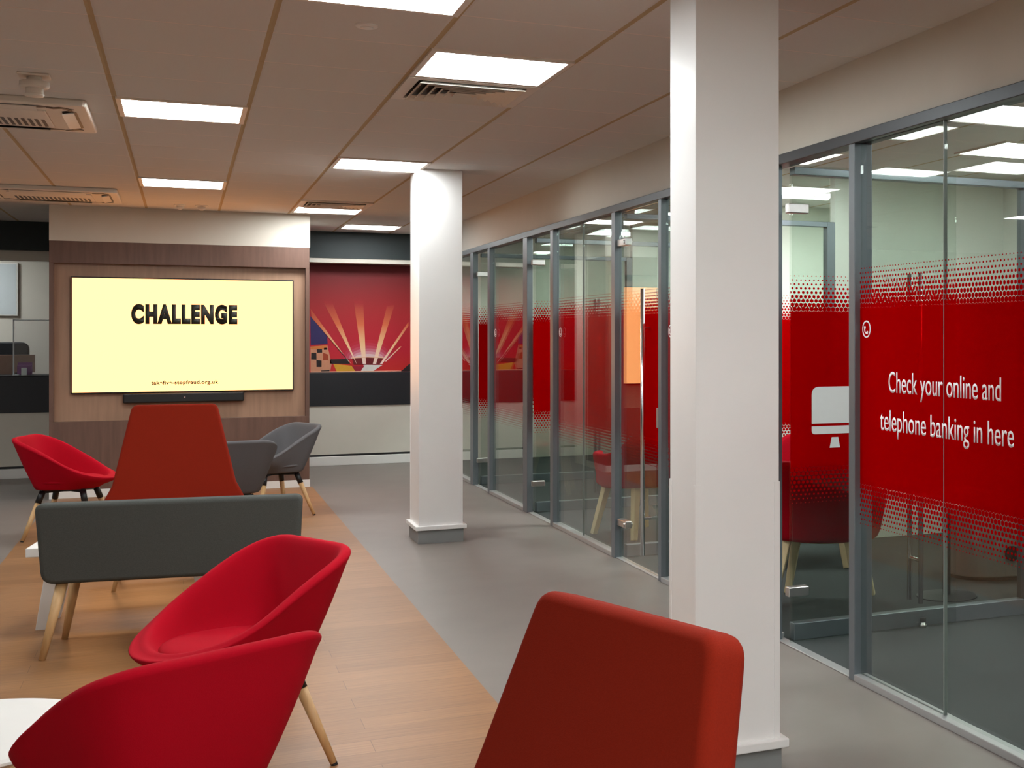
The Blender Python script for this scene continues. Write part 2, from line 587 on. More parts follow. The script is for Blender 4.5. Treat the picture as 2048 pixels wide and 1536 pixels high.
# ------------------------------------------------------------------ screen pier
YP = 13.55
struct(bxo('wall_screen_pier', (-1.055, 1.08, YP + .095, YP + 1.25, 0, CEIL), M['wall']))
struct(bxo('wall_pier_head', (-1.068, 1.091, YP, YP + .3, 2.303, CEIL), M['wall']))
struct(bxo('trim_20', (-1.068, 1.086, YP, YP + .3, 2.105, 2.303), M['walnut'], bevel=.002))
struct(bxo('trim_21', (-1.068, 1.086, YP, YP + .3, .07, .682), M['walnut'], bevel=.002))
struct(bxo('trim_22', (-1.068, -1.034, YP, YP + .3, .682, 2.105), M['walnut']))
struct(bxo('trim_23', (1.052, 1.086, YP, YP + .3, .682, 2.105), M['walnut']))
struct(bxo('wall_recess_panel', (-1.034, 1.052, YP + .076, YP + .095, .682, 2.105), M['beech']))
struct(bxo('trim_24', (1.08, 1.086, YP + .3, YP + .75, .07, 2.303), M['walnut']))
struct(bxo('baseboard_pier', (-1.068, 1.09, YP - .008, YP + .3, 0, .07), M['white']))

tv = thing('television', 'large flat screen showing CHALLENGE on pale yellow, mounted on the wood panelled pier', 'screen', (0.0225, YP + .03, .93))
bxo('bezel', (-.9255, .9255, 0, .045, 0, 1.058), M['dark'], tv, .003)
sc = bxo('display', (-.915, .915, -.002, .004, .012, 1.046), M['screen'], tv)
text_mesh('headline', 'CHALLENGE', M['ink'], tv, .882, .186, (-.448, -.0035, .630), (1, 0, 0), (0, 0, 1), bold=.075, spacing=1.2)
text_mesh('web_address', 'takefive-stopfraud.org.uk', M['ink'], tv, .560, .046, (-.287, -.0035, .064), (1, 0, 0), (0, 0, 1), bold=.035, spacing=1.1)
sb = thing('soundbar', 'black soundbar mounted under the television', 'soundbar', (0.011, YP + .075, .838))
bxo('body', (-.502, .502, -.075, 0, 0, .088), M['dark'], sb, .012)
lm = bmesh.new()
lathe(lm, [(.008, 0), (.008, .003)], 12)
lo = link('status_light', lm, M['chrome'], sb)
lo.rotation_euler = (PI / 2, 0, 0)
lo.location = (.0, -.074, .048)

# ------------------------------------------------------------------ columns
def column(label, x0, x1, y0, y1, guard):
    t = thing('column', label, 'column', ((x0 + x1) / 2, (y0 + y1) / 2, 0))
    hx, hy = (x1 - x0) / 2, (y1 - y0) / 2
    bxo('shaft', (-hx, hx, -hy, hy, .1, CEIL), M['column'], t, .003)
    bxo('moulding', (-hx - .026, hx + .026, -hy - .026, hy + .026, .094, .124), M['column'], t, .004)
    bxo('skirting', (-hx - .006, hx + .006, -hy - .006, hy + .006, 0, .094), M['skirt'], t)
    for sx, sy in ((-1, -1), (1, -1), (-1, 1), (1, 1)):
        g = bmesh.new()
        prism(g, [(sx * (hx + .002), sy * (hy + .002), .124), (sx * (hx - .018), sy * (hy + .002), .124), (sx * (hx - .018), sy * (hy - .001), .124),
                  (sx * (hx - .001), sy * (hy - .001), .124), (sx * (hx - .001), sy * (hy - .018), .124), (sx * (hx + .002), sy * (hy - .018), .124)], (0, 0, guard - .124))
        link('corner_guard', g, M['column'], t)
    return t
column('white square column in the foreground, cut off by the top of the photo', 1.47, 1.763, 3.96, 4.207, .97)
column('white square column standing further back, in front of the far glass doors', 1.47, 1.766, 9.47, 9.86, .945)

# ------------------------------------------------------------------ ceiling lights, vents, cassettes, detectors
def light(label, x, y, group=None):
    t = thing('ceiling_light', label, 'ceiling light', (x, y, CEIL), 0, group)
    fr = bmesh.new()
    h, k = .296, .272
    for a in ((-h, h, -h, -k), (-h, h, k, h), (-h, -k, -k, k), (k, h, -k, k)):
        box(fr, a[0], a[1], a[2], a[3], -.010, 0)
    link('frame', fr, M['plastic'], t)
    bxo('diffuser', (-k, k, -k, k, -.005, 0), M['lamp'], t)
    return t
GX = [-.3015 + .6 * i for i in range(-9, 10)]
gx = lambda i: -.3015 + .6 * i + .3
gy = lambda j: 5.489 + .6 * j + .3
L1 = light('square ceiling light panel at the top edge of the photo, nearest the camera', gx(1), gy(-2))
dup(L1, (gx(2), gy(0), CEIL), 0, 'large square ceiling light panel right beside the louvred vent, left of the near column')
dup(L1, (gx(0), gy(3), CEIL), 0, 'square ceiling light panel right of the nearer air conditioning cassette')
dup(L1, (gx(2), gy(6), CEIL), 0, 'square ceiling light panel just left of the top of the far column')
dup(L1, (gx(0), gy(9), CEIL), 0, 'square ceiling light panel right of the farther air conditioning cassette, above the screen')
dup(L1, (gx(2), gy(12), CEIL), 0, 'square ceiling light panel above the right edge of the screen pier, beside the far vent')
dup(L1, (gx(3), gy(15), CEIL), 0, 'farthest square ceiling light panel, in front of the dark header above the mural')
BEH = 'ceiling light panels behind the camera'
for x, y in ([(gx(k), gy(j)) for k, j in ((2, -6), (1, -11), (2, -13), (3, -9), (0, -14), (-1, -9))] +
             [(gx(k), gy(j)) for k, j in ((-4, -10), (-4, 2), (-4, 8), (-8, -4), (-8, 4))]):
    dup(L1, (x, y, CEIL), 0, 'square ceiling light panel outside the picture', BEH)
dup(L1, (-2.6, 16.6, CEIL), 0, 'square ceiling light panel outside the picture', BEH)
RM = 'ceiling light panels inside the glazed rooms'
dup(L1, (4.7, 6.85, CEIL), 0, 'square ceiling light panel in the meeting room behind the red glass with lettering', RM)
dup(L1, (4.35, 9.6, CEIL), 0, 'square ceiling light panel in the second glazed room', RM)
dup(L1, (5.0, 9.6, CEIL), 0, 'square ceiling light panel in the second glazed room beside the back wall', RM)
dup(L1, (4.35, 12.0, CEIL), 0, 'square ceiling light panel in the farthest glazed room', RM)
dup(L1, (3.6, 4.9, CEIL), 0, 'square fill light panel added over the empty nearest glazed room', RM)  # extra panel added to brighten the nearest room
dup(L1, (3.5, 7.75, CEIL), 0, 'square fill light panel added over the first meeting room, near its far partition', RM)  # added panel, lifts the light level in the meeting room
dup(L1, (3.4, 9.6, CEIL), 0, 'square fill light panel added in the second glazed room close to the corridor glass', RM)  # fill panel added to brighten the second room
dup(L1, (4.6, 3.2, CEIL), 0, 'square ceiling light panel outside the picture', BEH)
dup(L1, (4.4, 1.7, CEIL), 0, 'square ceiling light panel outside the picture', BEH)
dup(L1, (4.4, 14.4, CEIL), 0, 'square ceiling light panel outside the picture', BEH)

def vent(label, x, y):
    t = thing('ceiling_vent', label, 'vent', (x, y, CEIL))
    bxo('backing', (-.25, .25, -.25, .25, -.002, 0), M['dark'], t)
    fr = bmesh.new()
    for a in ((-.296, .296, -.296, -.245), (-.296, .296, .245, .296), (-.296, -.245, -.245, .245), (.245, .296, -.245, .245)):
        box(fr, a[0], a[1], a[2], a[3], -.012, 0)
    link('frame', fr, M['plastic'], t)
    for i in range(6):
        o, n = .238 - i * .038, .238 - i * .038 - .026
        lv = bmesh.new()
        zo, zi = -.024, -.004
        cs = ((1, 1), (-1, 1), (-1, -1), (1, -1))
        A = [lv.verts.new((sx * o, sy * o, zo)) for sx, sy in cs]
        B = [lv.verts.new((sx * n, sy * n, zi)) for sx, sy in cs]
        A2 = [lv.verts.new((sx * o, sy * o, zo + .003)) for sx, sy in cs]
        B2 = [lv.verts.new((sx * n, sy * n, zi + .003)) for sx, sy in cs]
        for q in range(4):
            r = (q + 1) % 4
            lv.faces.new((A[q], A[r], B[r], B[q]))
            lv.faces.new((A2[q], B2[q], B2[r], A2[r]))
            lv.faces.new((A[q], A2[q], A2[r], A[r]))
            lv.faces.new((B[q], B[r], B2[r], B2[q]))
        link('louvre', lv, M['plastic'], t)
    return t
V1 = vent('square louvred ceiling vent next to the large light panel, near the camera', gx(2), gy(1))
dup(V1, (gx(2), gy(11), CEIL), 0, 'small far louvred ceiling vent above the right edge of the screen pier')

def cassette(label, x, y):
    t = thing('air_conditioning_cassette', label, 'air conditioner', (x, y, CEIL))
    pts = rounded([(-.48, -.48), (.48, -.48), (.48, .48), (-.48, .48)], .03, 4)
    bm = bmesh.new()
    prism(bm, [(a, b, -.035) for a, b in pts], (0, 0, .035))
    link('panel', bm, M['plastic'], t, bevel=.008)
    for q in range(4):
        R = Matrix.Rotation(q * PI / 2, 3, 'Z')
        s = bmesh.new()
        prism(s, [R @ Vector(p) for p in ((-.27, .36, -.0365), (.27, .36, -.0365), (.33, .40, -.0365), (.27, .425, -.0365), (-.27, .425, -.0365), (-.33, .40, -.0365))], (0, 0, .004))
        so = link('air_outlet', s, M['dark'], t)
        f = bmesh.new()
        prism(f, [R @ Vector(p) for p in ((-.26, .36, -.052), (.26, .36, -.052), (.26, .412, -.040), (-.26, .412, -.040))], (0, 0, .006))
        link('flap', f, M['plastic'], so)
        cn = bmesh.new()
        prism(cn, [R @ Vector(p) for p in ((.35, .33, -.038), (.37, .30, -.038), (.42, .36, -.038), (.36, .42, -.038), (.33, .40, -.038), (.375, .365, -.038))], (0, 0, .005))
        link('corner_outlet', cn, M['dark'], t)
    bxo('grille', (-.29, .29, -.29, .29, -.043, -.03), M['plastic'], t, .004)
    sl = bmesh.new()
    for i in range(18):
        xx = -.255 + i * .03
        box(sl, xx - .008, xx + .008, .0, .25, -.0445, -.04)
    link('grille_slots', sl, M['dark'], t)
    return t
A1 = cassette('nearer air conditioning cassette in the ceiling at the left edge', -.91, 7.95)
dup(A1, (-.95, 12.35, CEIL), 0, 'farther air conditioning cassette in the ceiling, above the screen pier')

sd = thing('smoke_detector', 'white round smoke detector hanging near the first air conditioning cassette', 'smoke detector', (-.597, 6.86, CEIL))
bxo('mounting_plate', (-.062, .062, -.062, .062, -.010, 0), M['plastic'], sd, .003)
bm = bmesh.new()
lathe(bm, [(.03, -.01), (.03, -.028), (.058, -.030), (.060, -.052), (.052, -.060)], 28)
link('base', bm, M['plastic'], sd, smooth=True, bevel=.002)
bm = bmesh.new()
lathe(bm, [(.036, -.060), (.036, -.085), (.040, -.086), (.036, -.098)], 24)
link('sensor_head', bm, M['plastic'], sd, smooth=True, bevel=.002)
for x, y, s, lab in ((-.026, 13.05, .05, 'small white ceiling sensor above the screen pier, left of the pair'),
                     (.147, 13.05, .055, 'small white ceiling sensor above the screen pier, right of the pair'),
                     (.617, 5.20, .04, 'tiny flat ceiling sensor disc in a plain tile left of the large light panel')):
    t = thing('ceiling_sensor', lab, 'sensor', (x, y, CEIL))
    bm = bmesh.new()
    lathe(bm, [(s, 0), (s, -.006), (s * .9, -.010)], 24)
    link('base', bm, M['white'], t)
    bm = bmesh.new()
    dz = .035 if s > .045 else .006
    lathe(bm, [(s * .6, -.010), (s * .55, -.010 - dz * .6), (s * .2, -.010 - dz)], 20)
    link('lens', bm, M['white'], t, smooth=True)

# ------------------------------------------------------------------ the glazed corridor wall
RAILZ = 2.262
rails = bmesh.new()
box(rails, WX, WX + .085, 1.0, 15.65, RAILZ, 2.31)
struct(link('trim_3', rails, M['rail'], bevel=.003))
br = bmesh.new()
box(br, WX, WX + .06, 1.0, 4.89, 0, .030)
box(br, WX, WX + .06, 5.73, 7.38, 0, .030)
box(br, WX, WX + .06, 8.37, 9.90, 0, .030)
box(br, WX, WX + .06, 10.88, 12.22, 0, .030)
box(br, WX, WX + .06, 13.1, 15.65, 0, .030)
for a, b in ((4.89, 5.73), (7.38, 8.37), (9.90, 10.88), (12.22, 13.1)):
    box(br, WX + .01, WX + .06, a, b, 0, .006)
struct(link('trim_4', br, M['alulight'], bevel=.003))
POSTS = [(4.885, 4.937), (5.70, 5.735), (7.372, 7.425), (8.30, 8.378), (9.893, 9.985), (10.74, 10.885), (12.208, 12.296), (12.97, 13.115)]
for i, (a, b) in enumerate(POSTS):
    struct(bxo('trim_%d' % (5 + i), (WX, WX + (.035 if i == 1 else .085 if i == 0 else .048), a, b, 0.0, RAILZ), M['alu'], bevel=.003))

GXP = WX + .036      # glass plane
def phone_icon(parent, y, z, r=.036):
    bm = bmesh.new()
    n = 28
    for r0, r1, a0, a1 in ((r * .84, r, 0, 2 * PI), (r * .40, r * .54, PI * .88, PI * 1.62)):
        k = n if a1 - a0 > 6 else 12
        vs = []
        for i in range(k + 1):
            a = a0 + (a1 - a0) * i / k
            vs.append([bm.verts.new((GXP - .009 - dx, y - rr * math.cos(a), z + rr * math.sin(a))) for dx in (0, .0015) for rr in (r0, r1)])
        for p, q in zip(vs, vs[1:]):
            for s, t2 in ((0, 1), (1, 3), (3, 2), (2, 0)):
                bm.faces.new((p[s], p[t2], q[t2], q[s]))
    for ang in (.86, 1.64):                       # ear and mouth piece of the handset
        cy_, cz_ = y - r * .44 * math.cos(PI * ang), z + r * .44 * math.sin(PI * ang)
        prism(bm, [(GXP - .009, cy_ + r * .19 * math.cos(2 * PI * q / 12), cz_ + r * .19 * math.sin(2 * PI * q / 12)) for q in range(12)], (-.0016, 0, 0))
    return link('phone_icon', bm, M['lettering'], parent)

def screen_panel(label, panes, side, icon_y=None, group=None):
    y0, y1 = panes[0][0], panes[-1][1]
    t = thing('glass_screen', label, 'glass panel', (0, 0, 0), 0, group)
    for a, b in panes[:-1]:
        bxo('joint_strip', (GXP - .0095, GXP + .006, b - .0016, b + .0016, .030, RAILZ), M['joint'], t)
    for a, b in panes:
        p = bxo('pane', (GXP - .006, GXP + .006, a + .0025, b - .0025, .030, RAILZ), M['glass'], t)
    xf = GXP - .0085 if side == 'corridor' else GXP + .0075
    bxo('red_film', (xf, xf + .001, y0, y1, .64, 1.78), M['filmY'], t)
    if icon_y:
        phone_icon(t, icon_y, 1.48)
    return t
s4 = screen_panel('nearest fixed glass panel with red film and white lettering, right of the near column', [(1.0, 2.8), (2.8, 4.207), (4.207, 4.885)], 'corridor', 4.825)
text_mesh('lettering', 'Check your online and', M['lettering'], s4, .812, .112, (GXP - .009, 4.634, 1.196), (0, -1, 0), (0, 0, 1), bold=.001, thick=.0008)
text_mesh('lettering', 'telephone banking in here', M['lettering'], s4, .962, .112, (GXP - .009, 4.706, 1.040), (0, -1, 0), (0, 0, 1), bold=.001, thick=.0008)
screen_panel('fixed glass panel with red film mostly hidden behind the near column', [(5.735, 7.372)], 'room', 7.28)
screen_panel('fixed glass panel with red film between the handled door and the middle door', [(8.378, 9.161), (9.161, 9.893)], 'room', 9.78)
screen_panel('fixed glass panel with red film reflecting the mural, between the middle and far doors', [(10.885, 12.208)], 'room', 12.08)
screen_panel('farthest fixed glass panel with red film, beside the far column', [(13.115, 15.6)], 'room')

def glass_door(n, y0, y1, handle=False):
    d = sroot('door_%d' % n)
    leaf = bxo('leaf', (GXP - .005, GXP + .005, y0 + .004, y1 - .004, .008, RAILZ - .004), M['glass'], d)
    for z in (2.035, .215):
        h = bmesh.new()
        box(h, GXP - .022, GXP + .022, y1 - .19, y1 - .002, z, z + .045)
        link('hinge', h, M['steel'], d, bevel=.004)
        k2 = bmesh.new()
        tube(k2, (GXP - .03, y1 - .165, z + .022), (GXP + .03, y1 - .165, z + .022), .012, .012, 12)
        link('hinge_pin', k2, M['chrome'], d)
    if handle:
        bxo('red_film', (GXP - .0075, GXP - .0065, y0 + .006, y0 + .395, .64, 1.78), M['filmY'], d)
        bxo('red_film', (GXP + .0065, GXP + .0075, y0 + .395, y1 - .006, .64, 1.78), M['filmY'], d)
        b = bmesh.new()
        tube(b, (GXP - .055, y0 + .235, .115), (GXP - .055, y0 + .235, 1.74), .013, .013, 14)
        hb = link('pull_bar', b, M['chrome'], d, smooth=True)
        for z in (.34, 1.5):
            k2 = bmesh.new()
            tube(k2, (GXP - .055, y0 + .235, z), (GXP, y0 + .235, z), .009, .009, 10)
            link('standoff', k2, M['chrome'], hb)
        lk = bmesh.new()
        box(lk, GXP - .02, GXP + .02, y0 + .006, y0 + .085, .90, 1.02)
        link('lock', lk, M['steel'], d, bevel=.004)
    return d
# three of the doors stand open, folded back at a right angle into the rooms
def open_door(n, yd, wd, handle=True):
    d = sroot('door_%d' % n)
    x0, x1 = WX + .035, WX + .10 + wd
    bxo('leaf', (x0, x1, yd - .005, yd + .005, .008, RAILZ - .004), M['glass'], d)
    bxo('red_film', (x0, x1, yd - .0075, yd - .0065, .64, 1.78), M['filmX'], d)
    for z in (2.030, .225):
        h = bmesh.new()
        box(h, WX + .02, WX + .125, yd - .022, yd + .022, z, z + .045)
        link('hinge', h, M['steel'], d, bevel=.004)
    for sg in (-1, 1):
        b = bmesh.new()
        tube(b, (x1 - .235, yd + sg * .055, .14), (x1 - .235, yd + sg * .055, 1.76), .013, .013, 14)
        hb = link('pull_bar', b, M['chrome'], d, smooth=True)
        for z in (.35, 1.5):
            k2 = bmesh.new()
            tube(k2, (x1 - .235, yd + sg * .055, z), (x1 - .235, yd, z), .009, .009, 10)
            link('standoff', k2, M['chrome'], hb)
    bxo('lock', (x1 - .09, x1 - .01, yd - .02, yd + .02, .90, 1.02), M['steel'], d, .004)
    return d
YD = 5.615
d1 = open_door(1, YD, .85)
open_door(3, 10.66, .70)
open_door(4, 12.89, .62)
def mono(pts, name='computer_symbol'):
    bm = bmesh.new()
    prism(bm, [(x, YD - .0078, z) for x, z in pts], (0, -.0015, 0))
    return link(name, bm, M['icon'], d1)
mono(rounded([(2.665, 1.035), (3.00, 1.035), (3.00, 1.21), (2.665, 1.21)], [.002, .002, .04, .04]))
mono(rounded([(2.665, .985), (3.00, .985), (3.00, 1.022), (2.665, 1.022)], [.03, .03, .002, .002]))
mono([(2.760, .918), (2.815, .918), (2.805, .968), (2.771, .968)])
glass_door(2, 7.425, 8.30, True)

# ------------------------------------------------------------------ glazed partitions between the rooms
def partition(label, y, xe, film):
    t = thing('glass_partition', label, 'glass partition', (0, 0, 0))
    bxo('bottom_rail', (WX + .085, xe, y - .03, y + .03, 0, .08), M['alu'], t, .003)
    bxo('top_rail', (WX + .085, xe, y - .03, y + .03, 2.222, 2.258), M['alu'], t, .003)
    bxo('end_post', (xe - .03, xe + .03, y - .035, y + .035, 0, 2.258), M['alu'], t, .003)
    bxo('pane', (WX + .085, xe - .03, y - .006, y + .006, .08, 2.222), M['glass'], t)
    bxo('upper_pane', (WX + .15, xe, y - .005, y + .005, 2.258, CEIL), M['glass'], t)
    if film:
        bxo('red_film', (WX + .09, xe - .03, y - .0085, y - .0075, .64, 1.78), M['filmX'], t)
    struct(bxo('wall_partition', (xe + .03, RX, y - .04, y + .04, 0, CEIL), M['office']))
    return t
p4 = partition('clear glass partition just behind the open glass door with the computer symbol', 5.70, 3.95, False)
p3 = partition('glass partition with red film behind the handled door', 8.34, 4.10, True)
partition('clear glass partition behind the open middle door', 10.79, 4.10, False)
partition('farthest clear glass partition behind the open far door', 13.02, 4.10, False)

# ------------------------------------------------------------------ furniture in the glazed rooms
def arm_chair(label, loc, rotz):
    t = thing('armchair', label, 'chair', loc, rotz, 'red armchairs in the glazed rooms')
    bm = bmesh.new()
    n, prof = 36, 9
    grid = []
    for i in range(n + 1):
        a = PI * 1.72 * (i / n - .5)           # 0 = back
        q = abs(a) / (PI * .86)
        sm = q * q * (3 - 2 * q)
        ztop = .80 - .19 * min(1, max(0, (q - .28) / .30)) ** 1.0 if q > .28 else .80
        ztop = .80 if q < .25 else .61 + .19 * max(0, 1 - (q - .25) / .28) ** 1.3
        row = []
        for j in range(prof):
            s = j / (prof - 1)
            z = .36 + (ztop - .36) * s
            r = .25 + .06 * s ** .6
            yy = -math.cos(a) * r * 1.0 - .05 * s * max(0, math.cos(a))
            row.append((math.sin(a) * (r + .02), yy, z))
        grid.append(row)
    V = [[bm.verts.new(p) for p in row] for row in grid]
    for i in range(n):
        for j in range(prof - 1):
            bm.faces.new((V[i][j], V[i + 1][j], V[i + 1][j + 1], V[i][j + 1]))
    o = link('shell', bm, M['red'], t, smooth=True)
    so = o.modifiers.new('solid', 'SOLIDIFY')
    so.thickness = .045
    so.offset = 0
    ss = o.modifiers.new('subsurf', 'SUBSURF')
    ss.levels = ss.render_levels = 1
    bm = bmesh.new()
    prism(bm, [(a, b, .36) for a, b in rounded([(-.23, -.22), (.23, -.22), (.24, .27), (-.24, .27)], .1)], (0, 0, .10))
    link('seat', bm, M['red'], t, bevel=.03, seg=4)
    bm = bmesh.new()
    lathe(bm, [(.10, .345), (.22, .352), (.235, .362)], 28)
    link('underframe', bm, M['oak'], t)
    for sx in (-1, 1):
        for sy in (-1, 1):
            l = bmesh.new()
            tube(l, (sx * .24, sy * .24, 0), (sx * .17, sy * .17, .365), .019, .026, square=True)
            link('leg', l, M['ash'], t, bevel=.004)
    return t
ac = arm_chair('red armchair on square oak legs directly behind the first glass doorway', (3.12, 6.42, 0), math.radians(-35))
dup(ac, (3.62, 7.62, 0), math.radians(150), 'red armchair deeper in the first meeting room beyond the white table')
dup(ac, (3.0, 9.25, 0), math.radians(20), 'red armchair in the second glazed room seen through the handled door')

tb = thing('side_table', 'white topped side table seen faintly through the lettered red glass', 'table', (3.80, 6.26, 0), math.radians(6))
bxo('tabletop', (-.24, .26, -.20, .20, .545, .585), M['white'], tb, .006)
l = bmesh.new()
tube(l, (.01, 0, .012), (.01, 0, .545), .022, .022, 16)
link('column', l, M['dark'], tb, smooth=True)
l = bmesh.new()
lathe(l, [(.17, 0), (.17, .006), (.03, .014)], 32, .01, 0)
link('base', l, M['dark'], tb)
bt = thing('water_bottle', 'clear plastic bottle standing on the white table behind the red glass', 'bottle', (3.90, 6.27, .585))
bm = bmesh.new()
lathe(bm, [(.028, 0), (.032, .01), (.032, .11), (.026, .145), (.013, .17), (.013, .18)], 20)
link('body', bm, M['acrylic'], bt, smooth=True)
bm = bmesh.new()
lathe(bm, [(.015, .18), (.015, .197)], 16)
link('cap', bm, M['white'], bt)
cb = thing('storage_cabinet', 'grey round-fronted cabinet with a round hole low on its front, at the right edge', 'cabinet', (4.42, 6.75, 0))
pts = [(.30 * math.cos(a), .26 * math.sin(a)) for a in [2 * PI * i / 32 for i in range(32)]]
bm = bmesh.new()
prism(bm, [(a, b, .02) for a, b in pts], (0, 0, .42))
link('body', bm, M['concrete'], cb, bevel=.008)
bm = bmesh.new()
prism(bm, [(a * .96, b * .96, 0) for a, b in pts], (0, 0, .02))
link('plinth', bm, M['dark'], cb)
bm = bmesh.new()
lathe(bm, [(.045, 0), (.045, .02)], 24)
ho = link('hole', bm, M['dark'], cb)
ho.rotation_euler = (PI / 2, 0, 0)
ho.location = (-.02, -.252, .16)

# ------------------------------------------------------------------ tub chairs
def sup(a, n):
    c, s = math.cos(a), math.sin(a)
    d = (abs(c) ** n + abs(s) ** n) ** (-1 / n)
    return c * d, s * d
ZB, ZF = .733, .432
def rim_z(y):
    f = min(1, max(0, (y + .328) / .597))
    f = f + .10 * math.sin(2 * PI * f) * -.35       # ease in and out
    return ZB + (ZF - ZB) * f
def tub_chair(label, loc, rotz, fabric, group):
    t = thing('tub_chair', label, 'chair', loc, rotz, group)
    n = 56
    bm = bmesh.new()
    cols = []
    for i in range(n):
        a = 2 * PI * i / n
        sx, sy = sup(a, 4.8 if math.sin(a) < 0 else 1.94)    # sy = -1 at the back
        bx, by = sx * .205, sy * (.19 if sy < 0 else .21) - .02   # bottom ring
        rx, ry = sx * .305, (-.337 if sy < 0 else .257) * abs(sy)
        zr = rim_z(ry)
        # edge thickness inward
        L = math.hypot(rx, ry)
        ux, uy = rx / L, ry / L
        th = .045
        front = max(0.0, sy)
        prof = [(bx * .3, by * .3, .352), (bx * .8, by * .8, .352), (bx * .97, by * .97, .358), (bx, by, .372)]
        for s in (.25, .5, .75, .93):
            bulge = (.006 + .046 * front) * math.sin(PI * min(1, s * (1 - .25 * front)))
            k2 = s - .22 * front * s * (1 - s)
            prof.append((bx + (rx - bx) * s + ux * bulge, by + (ry - by) * s + uy * bulge, .372 + (zr - .372) * k2))
        prof.append((rx + ux * .003, ry + uy * .003, zr - .012))
        prof.append((rx - ux * th * .25, ry - uy * th * .25, zr + .004))
        prof.append((rx - ux * th * .75, ry - uy * th * .75, zr + .002))
        ix, iy = rx - ux * th, ry - uy * th
        prof.append((ix, iy, zr - .014))
        fx, fy = sx * .225, sy * .195 - .02
        for s in (.3, .65):
            prof.append((ix + (fx - ix) * s, iy + (fy - iy) * s, (zr - .014) + (.393 - zr + .014) * s))
        prof.append((fx, fy, .393))
        prof.append((fx * .5, fy * .5, .39))
        cols.append([bm.verts.new(p) for p in prof])
    m = len(cols[0])
    for i in range(n):
        A, B = cols[i], cols[(i + 1) % n]
        for j in range(m - 1):
            bm.faces.new((A[j], B[j], B[j + 1], A[j + 1]))
    bm.faces.new([c[0] for c in cols])
    bm.faces.new([c[-1] for c in cols][::-1])
    link('shell', bm, fabric, t, smooth=True, subsurf=1)
    # seat cushion
    bm = bmesh.new()
    cols = []
    for i in range(48):
        a = 2 * PI * i / 48
        sx, sy = sup(a, 3.0 if math.sin(a) < 0 else 1.94)
        row = []
        for r, z in ((.96, .392), (1.0, .412), (.97, .428), (.88, .437), (.5, .442)):
            row.append(bm.verts.new((sx * .238 * r, sy * (.225 if sy < 0 else .205) * r, z)))
        cols.append(row)
    for i in range(48):
        A, B = cols[i], cols[(i + 1) % 48]
        for j in range(4):
            bm.faces.new((A[j], B[j], B[j + 1], A[j + 1]))
    bm.faces.new([c[0] for c in cols][::-1])
    bm.faces.new([c[-1] for c in cols])
    link('seat_cushion', bm, fabric, t, smooth=True, subsurf=1)
    bm = bmesh.new()
    for d in ((1, 1), (1, -1)):
        tube(bm, (-.13 * d[0], -.02 - .13 * d[1], .343), (.13 * d[0], -.02 + .13 * d[1], .343), .012, .012, 8, True)
    lathe(bm, [(.07, .334), (.07, .353)], 20, 0, -.02)
    link('underframe', bm, M['dark'], t)
    for sx in (-1, 1):
        for sy in (-1, 1):
            top, foot = Vector((sx * .13, -.02 + sy * .13, .345)), Vector((sx * .24, -.02 + sy * .225, .0))
            k = top.lerp(foot, .24)
            l = bmesh.new()
            tube(l, tuple(k), tuple(top.lerp(foot, .975)), .019, .0115)
            lg = link('leg', l, M['oak'], t, smooth=True)
            s = bmesh.new()
            tube(s, tuple(top), tuple(k), .021, .0205)
            link('leg_socket', s, M['dark'], lg, smooth=True)
            s = bmesh.new()
            tube(s, tuple(top.lerp(foot, .975)), tuple(foot), .0115, .011)
            link('foot_tip', s, M['dark'], lg)
    return t
RT = 'red tub chairs in the lounge'
GT = 'grey tub chairs in the lounge'
def face(dx, dy):
    """z rotation that turns local +y towards (dx, dy)"""
    return math.atan2(-dx, dy)
rc = tub_chair('bright red tub chair in the near foreground, seen from behind at the bottom left', (-.065, 3.592, 0), face(-.512, .859), M['red'], RT)
dup(rc, (.132, 4.824, 0), face(-.897, -.442), 'red tub chair facing left behind the nearest one, its inside and seat visible')
dup(rc, (-.716, 10.961, 0), face(.965, -.262), 'red tub chair at the far left in front of the screen pier, facing right')
gc = tub_chair('grey tub chair facing the screen, half hidden behind the tall brick-red chair', (.266, 10.138, 0), face(-.148, .989), M['greytub'], GT)
dup(gc, (.629, 11.497, 0), face(-.918, -.397), 'grey tub chair at the right of the screen, turned left')

# ------------------------------------------------------------------ tall brick-red chairs
def tall_chair(label, loc, rotz):
    t = thing('high_back_chair', label, 'chair', loc, rotz, 'brick-red high back chairs')
    # backrest: trapezoid that flares towards the seat, reclined
    rec = math.tan(math.radians(17))
    half = [(.0, .40), (.10, .375), (.17, .345), (.64, .25)]
    pts = [(-x, z) for z, x in half[::-1]] + [(x, z) for z, x in half]
    pts = [(-.237, .64), (-.34, .16), (-.40, .04), (.40, .04), (.34, .16), (.237, .64)]
    pts = rounded(pts, [.045, .05, .03, .03, .05, .045], 6)
    bm = bmesh.new()
    prism(bm, [(x, -.20 - rec * z, .39 + z) for x, z in pts], (0, -.07, -.02))
    link('backrest', bm, M['orange'], t, bevel=.02, seg=4)
    bm = bmesh.new()
    sp = rounded([(-.34, -.27), (.34, -.27), (.38, .34), (-.38, .34)], [.08, .08, .1, .1], 6)
    prism(bm, [(x, y, .33) for x, y in sp], (0, 0, .12))
    link('seat', bm, M['orange'], t, bevel=.03, seg=4)
    for sx in (-1, 1):
        for sy in (-1, 1):
            l = bmesh.new()
            tube(l, (sx * .31, sy * .27 + .02, 0), (sx * .24, sy * .2 + .02, .335), .011, .019)
            link('leg', l, M['oak'], t, smooth=True)
    return t
hc = tall_chair('brick-red high back chair in the right foreground, cut off by the bottom edge', (0, 0, 0), 0)
